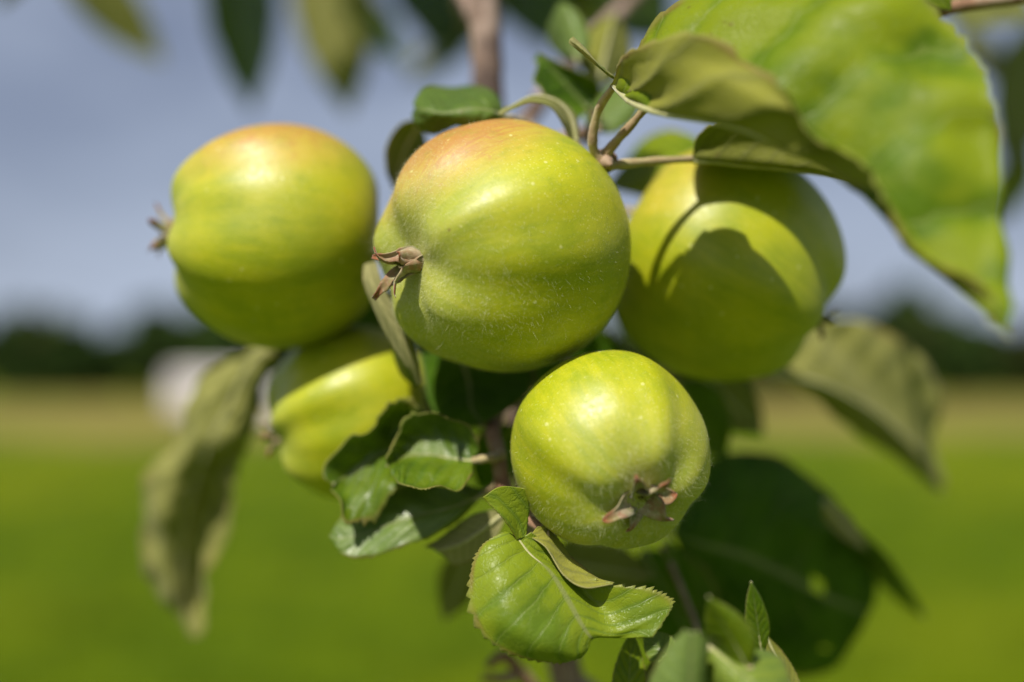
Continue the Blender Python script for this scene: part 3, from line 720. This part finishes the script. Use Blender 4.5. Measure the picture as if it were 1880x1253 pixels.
# --- sharp leaf in front, below the low apple
leaf([
  dict(rows=[
    [(925, 978, 0.10), (935, 982, 0.10), (948, 988, 0.15), (962, 984, 0.20), (975, 976, 0.20)],
    [(882, 1010, -0.10), (920, 1015, -0.23), (972, 1020, 0.00), (990, 1022, 0.19), (1004, 1000, 0.30)],
    [(862, 1065, -0.38), (925, 1070, -0.65), (1008, 1052, -0.16), (1035, 1060, 0.15), (1052, 1050, 0.15)],
    [(872, 1145, -0.73), (945, 1138, -0.99), (1038, 1098, -0.39), (1090, 1105, -0.03), (1110, 1072, -0.11)],
    [(930, 1200, -0.85), (1000, 1182, -1.01), (1062, 1140, -0.55), (1120, 1135, -0.22), (1185, 1080, -0.25)],
    [(1030, 1223, -0.77), (1055, 1203, -0.81), (1080, 1166, -0.58), (1140, 1160, -0.40), (1236, 1106, -0.28)],
    [(1068, 1212, -0.61), (1078, 1195, -0.63), (1090, 1172, -0.51), (1135, 1172, -0.41), (1200, 1172, -0.51)]], side='U', ref=(.5, .2)),
  dict(rows=[
    [(972, 985, 0.20), (978, 978, 0.25), (985, 968, 0.40)],
    [(1004, 1008, 0.01), (1006, 992, 0.29), (1008, 978, 0.60)],
    [(1036, 1058, -0.29), (1042, 1045, 0.02), (1046, 1030, 0.40)],
    [(1075, 1082, -0.41), (1082, 1074, -0.12), (1090, 1064, 0.13)],
    [(1125, 1074, -0.22), (1126, 1072, -0.16), (1128, 1069, -0.05)]], side='D', mid=0.0, rib=False, v=(.1, .6)),
  dict(rows=[
    [(948, 992, 0.09), (952, 990, 0.10), (962, 986, 0.20)],
    [(925, 955, -0.10), (945, 955, 0.10), (968, 952, 0.30)],
    [(898, 925, -0.15), (930, 922, 0.05), (972, 930, 0.30)],
    [(888, 914, -0.20), (920, 894, 0.00), (966, 898, 0.20)]], side='U', ref=(.5, .5), rib=False, u=(.02, .48), v=(.05, .2), pillow=.0001)],
  petiole=[(1004, 985, .5), (985, 985, .4), (960, 990, .25), (948, 990, .15)], yellow=1.6, pale=.08, ruffle=.0006, pillow=.0006, teeth=.05, nteeth=30, dens=1.6, petr=.0008,
  label='sharp yellow green toothed leaf with rolled edge below the low apple', tree=tree)
# --- large shaded leaf, lower right, with two holes eaten through
leaf([
  [(1235, 980, 7.0)] * 5,
  [(1262, 880, 7.8), (1275, 930, 7.4), (1290, 1000, 7.3), (1290, 1060, 7.5), (1290, 1110, 7.9)],
  [(1340, 832, 8.4), (1350, 900, 8.0), (1365, 1020, 7.8), (1375, 1120, 8.0), (1385, 1200, 8.6)],
  [(1430, 842, 9.0), (1440, 920, 8.5), (1450, 1060, 8.3), (1455, 1160, 8.5), (1462, 1240, 9.0)],
  [(1525, 915, 9.5), (1525, 990, 9.1), (1525, 1100, 8.9), (1525, 1180, 9.1), (1525, 1225, 9.4)],
  [(1595, 1040, 9.8), (1592, 1070, 9.6), (1585, 1120, 9.5), (1575, 1150, 9.4), (1565, 1175, 9.6)],
  [(1606, 1105, 9.8)] * 5],
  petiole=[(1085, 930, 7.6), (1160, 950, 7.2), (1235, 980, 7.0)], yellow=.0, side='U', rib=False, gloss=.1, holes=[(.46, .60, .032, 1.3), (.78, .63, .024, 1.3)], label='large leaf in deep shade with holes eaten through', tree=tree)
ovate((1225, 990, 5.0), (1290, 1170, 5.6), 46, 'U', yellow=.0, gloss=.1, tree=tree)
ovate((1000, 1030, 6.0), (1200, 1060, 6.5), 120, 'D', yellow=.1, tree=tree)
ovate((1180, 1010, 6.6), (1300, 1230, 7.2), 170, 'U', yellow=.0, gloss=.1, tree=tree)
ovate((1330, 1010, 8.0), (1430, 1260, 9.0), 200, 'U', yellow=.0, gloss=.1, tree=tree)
# --- pale leaf underside, right
leaf([
  [(1405, 690, 8.8)] * 5,
  [(1475, 605, 10.0), (1480, 650, 9.7), (1490, 700, 9.5), (1490, 718, 9.9), (1480, 735, 10.5)],
  [(1565, 588, 11.2), (1570, 655, 10.9), (1580, 742, 10.8), (1578, 765, 11.2), (1570, 785, 11.8)],
  [(1645, 622, 12.1), (1650, 700, 12.0), (1650, 795, 11.8), (1650, 815, 12.2), (1645, 838, 12.5)],
  [(1712, 705, 13.1), (1708, 775, 12.9), (1700, 850, 12.7), (1698, 865, 12.9), (1695, 880, 13.1)],
  [(1728, 905, 13.5)] * 5],
  petiole=[(960, 640, 7.6), (1200, 680, 8.0), (1405, 690, 8.8)], yellow=1.1, pale=.3, pillow=.0012, ruffle=.0014, side='D', ref=(.5, .25), label='pale veined leaf underside, blurred, right of the shaded apple', tree=tree)
ovate((1290, 690, 8.0), (1400, 800, 10.5), 95, 'D', yellow=.2, pale=.1, tree=tree)
ovate((1240, 700, 7.0), (1330, 840, 8.0), 120, 'U', yellow=.1, tree=tree)
ovate((1535, 950, 8.0), (1700, 1135, 10.5), 44, 'U', fold=.6, tilt=2.0, yellow=.1, tree=tree)
ovate((1510, 920, 7.2), (1590, 1010, 7.6), 40, 'D', yellow=.1, pale=.55, tree=tree)
# --- small leaves at the lower edge, right
ovate((1372, 1222, -2.6), (1300, 1098, -3.1), 84, 'U', fold=.3, tilt=-.5, yellow=1.0, under=.8, petiole=[(1400, 1300, -2.4), (1390, 1260, -2.5), (1372, 1222, -2.6)], label='small yellow green leaf with reddish rim in front of the shaded leaf', tree=tree)
ovate((1398, 1200, -0.8), (1380, 1070, -1.1), 42, 'U', yellow=.35, petiole=[(1420, 1300, -1.0), (1398, 1200, -0.8)], tree=tree)
ovate((1262, 1350, -3.0), (1268, 1160, -3.0), 125, 'U', fold=.5, tilt=.3, yellow=.5, pale=.6, ruffle=.0010, label='pale shiny leaf standing at the lower edge', tree=tree)
ovate((1296, 1182, -2.4), (1470, 1330, -3.2), 110, 'U', fold=.5, tilt=-.6, yellow=.8, pale=.3, ruffle=.0010, tree=tree)
ovate((1150, 1330, 1.0), (1160, 1158, 1.2), 62, 'U', yellow=.9, tree=tree)
ovate((1240, 1215, .8), (1180, 1162, 1.2), 60, 'U', yellow=.8, pale=.35, tree=tree)
ovate((1205, 1300, 1.6), (1215, 1195, 1.9), 60, 'D', yellow=0, tree=tree)
ovate((1470, 1310, .8), (1405, 1165, 1.0), 46, 'D', yellow=.6, tree=tree)
part_tube('branch', [(1330, 1380, 7.0), (1340, 1390, 3.0), (1360, 1370, -1.5), (1400, 1305, -2.4)], [.0016, .0015, .0013, .0010], M_TWIG)
part_tube('twig', [(1000, 1290, 7.2), (955, 1235, 6.8), (925, 1205, 6.5), (895, 1225, 6.3)], [.0018, .0018, .0016, .0010], M_TWIG)
part_tube('twig', [(955, 1235, 6.8), (930, 1245, 6.4), (885, 1245, 6.2)], [.0014, .0014, .0008], M_TWIG)
part_tube('twig', [(1215, 1000, 5.2), (1255, 1090, 4.9), (1290, 1180, 4.6), (1330, 1290, 4.6)], [.0007, .0007, .0007, .0008], M_BARK)
# --- torn leaf hanging at the left
leaf([
  [(500, 635, 8.4), (500, 636, 8.4), (500, 637, 8.4), (501, 638, 8.4), (502, 640, 8.4)],
  [(425, 650, 9.6), (440, 662, 8.8), (455, 675, 8.7), (476, 673, 8.4), (497, 672, 8.9)],
  [(372, 700, 9.9), (398, 720, 9.1), (425, 740, 9.0), (454, 737, 8.7), (483, 735, 9.2)],
  [(330, 775, 10.1), (361, 790, 9.3), (392, 806, 9.2), (427, 803, 8.9), (462, 800, 9.4)],
  [(304, 835, 10.4), (336, 848, 9.6), (368, 862, 10.0), (407, 856, 10.4), (446, 850, 9.7)],
  [(278, 872, 10.7), (315, 890, 9.9), (352, 908, 10.3), (394, 898, 10.7), (436, 888, 10.0)],
  [(256, 940, 11.0), (297, 952, 10.2), (338, 965, 10.6), (380, 951, 11.0), (422, 938, 10.3)],
  [(262, 1020, 11.3), (297, 1025, 10.5), (333, 1030, 10.9), (367, 1016, 11.3), (402, 1003, 10.6)],
  [(292, 1100, 11.5), (315, 1100, 10.7), (338, 1100, 11.1), (363, 1087, 11.5), (388, 1075, 10.8)],
  [(345, 1168, 10.9), (350, 1170, 10.9), (355, 1173, 10.9), (362, 1168, 10.9), (370, 1163, 10.9)]],
  petiole=[(760, 610, 7.6), (640, 640, 7.2), (545, 620, 8.3), (500, 637, 8.4)], yellow=.8, pale=.3, side='D', ref=(.6, .2), ruffle=.0014, pillow=.0008, holes=[(.62, .26, .022, .5)], teeth=.05, label='long torn leaf hanging with its grey green underside turned out', tree=tree)
ovate((440, 705, 10.2), (420, 850, 10.4), 60, 'U', yellow=.2, tree=tree)
# --- blurred leaves of the upper branches
ovate((430, -150, 40), (462, 205, 42), 135, 'U', fold=1, tilt=-8, yellow=.2, tree=tree)
ovate((590, -150, 38), (640, 210, 39), 150, 'D', fold=1, tilt=3, yellow=1.1, pale=.35, tree=tree)
ovate((110, -90, 38), (300, 115, 41), 100, 'D', yellow=.9, pale=.2, tree=tree)
ovate((630, -30, 38), (745, 120, 40), 70, 'U', tilt=-6, yellow=0, tree=tree)
ovate((740, -90, 32), (850, 110, 33), 110, 'U', tilt=-6, yellow=0, tree=tree)
ovate((960, -100, 34), (1010, 90, 38), 150, 'U', tilt=-6, yellow=.1, tree=tree)
ovate((1180, -120, 30), (1060, 60, 32), 200, 'D', tilt=-5, yellow=.1, tree=tree)
ovate((1100, -60, 28), (1230, 70, 30), 150, 'U', tilt=-5, yellow=.3, tree=tree)
ovate((1700, -40, 16), (1900, 30, 18), 110, 'D', tilt=-3, yellow=0, tree=tree)
ovate((1910, 30, 34), (1850, 330, 38), 120, 'D', tilt=-8, yellow=0, tree=tree)
ovate((1900, 280, 38), (1800, 420, 42), 80, 'D', tilt=-6, yellow=0, tree=tree)
ovate((1760, 40, 38), (1860, 170, 40), 60, 'D', tilt=-6, yellow=0, tree=tree)
ovate((1680, -50, 1.8), (1745, 18, 2.0), 60, 'U', yellow=.7, tree=tree)

# --- unseen rest of the crown, leaves added to cut sky and ground light
proto = [o for o in list(tree.children) if o.name.startswith('leaf')][-14:]
rngc = np.random.default_rng(77)
for k in range(110):
    up = k < 78
    z = rngc.uniform(1.60, 2.05) if up else rngc.uniform(.85, 1.24)
    p = np.array((rngc.normal(0, .16), rngc.uniform(.27, .62), z))
    src = proto[int(rngc.integers(len(proto)))]
    c = src.copy(); COL.objects.link(c); c.parent = tree
    if 'label' in c: del c['label']
    c.location = p - tree_loc; c.rotation_euler = tuple(rngc.uniform(-1.2, 1.2, 3)); c.scale = (1, 1, 1)
    q = rngc.uniform(.0, .5); c['yellow'] = float(q)
for k in range(9):
    z = 1.58 + .05 * k if k < 6 else .9 + .1 * (k - 6)
    a = rngc.uniform(-.4, 3.5); b0 = np.array((W(890, -900, 9)[0], .285, z)); e = b0 + np.array((math.cos(a) * .26, abs(math.sin(a)) * .30, rngc.uniform(.05, .2)))
    part_tube('branch', [b0, (b0 + e) / 2 + np.array((0, 0, .02)), e], [.0028, .0021, .0010], M_BARK, True)
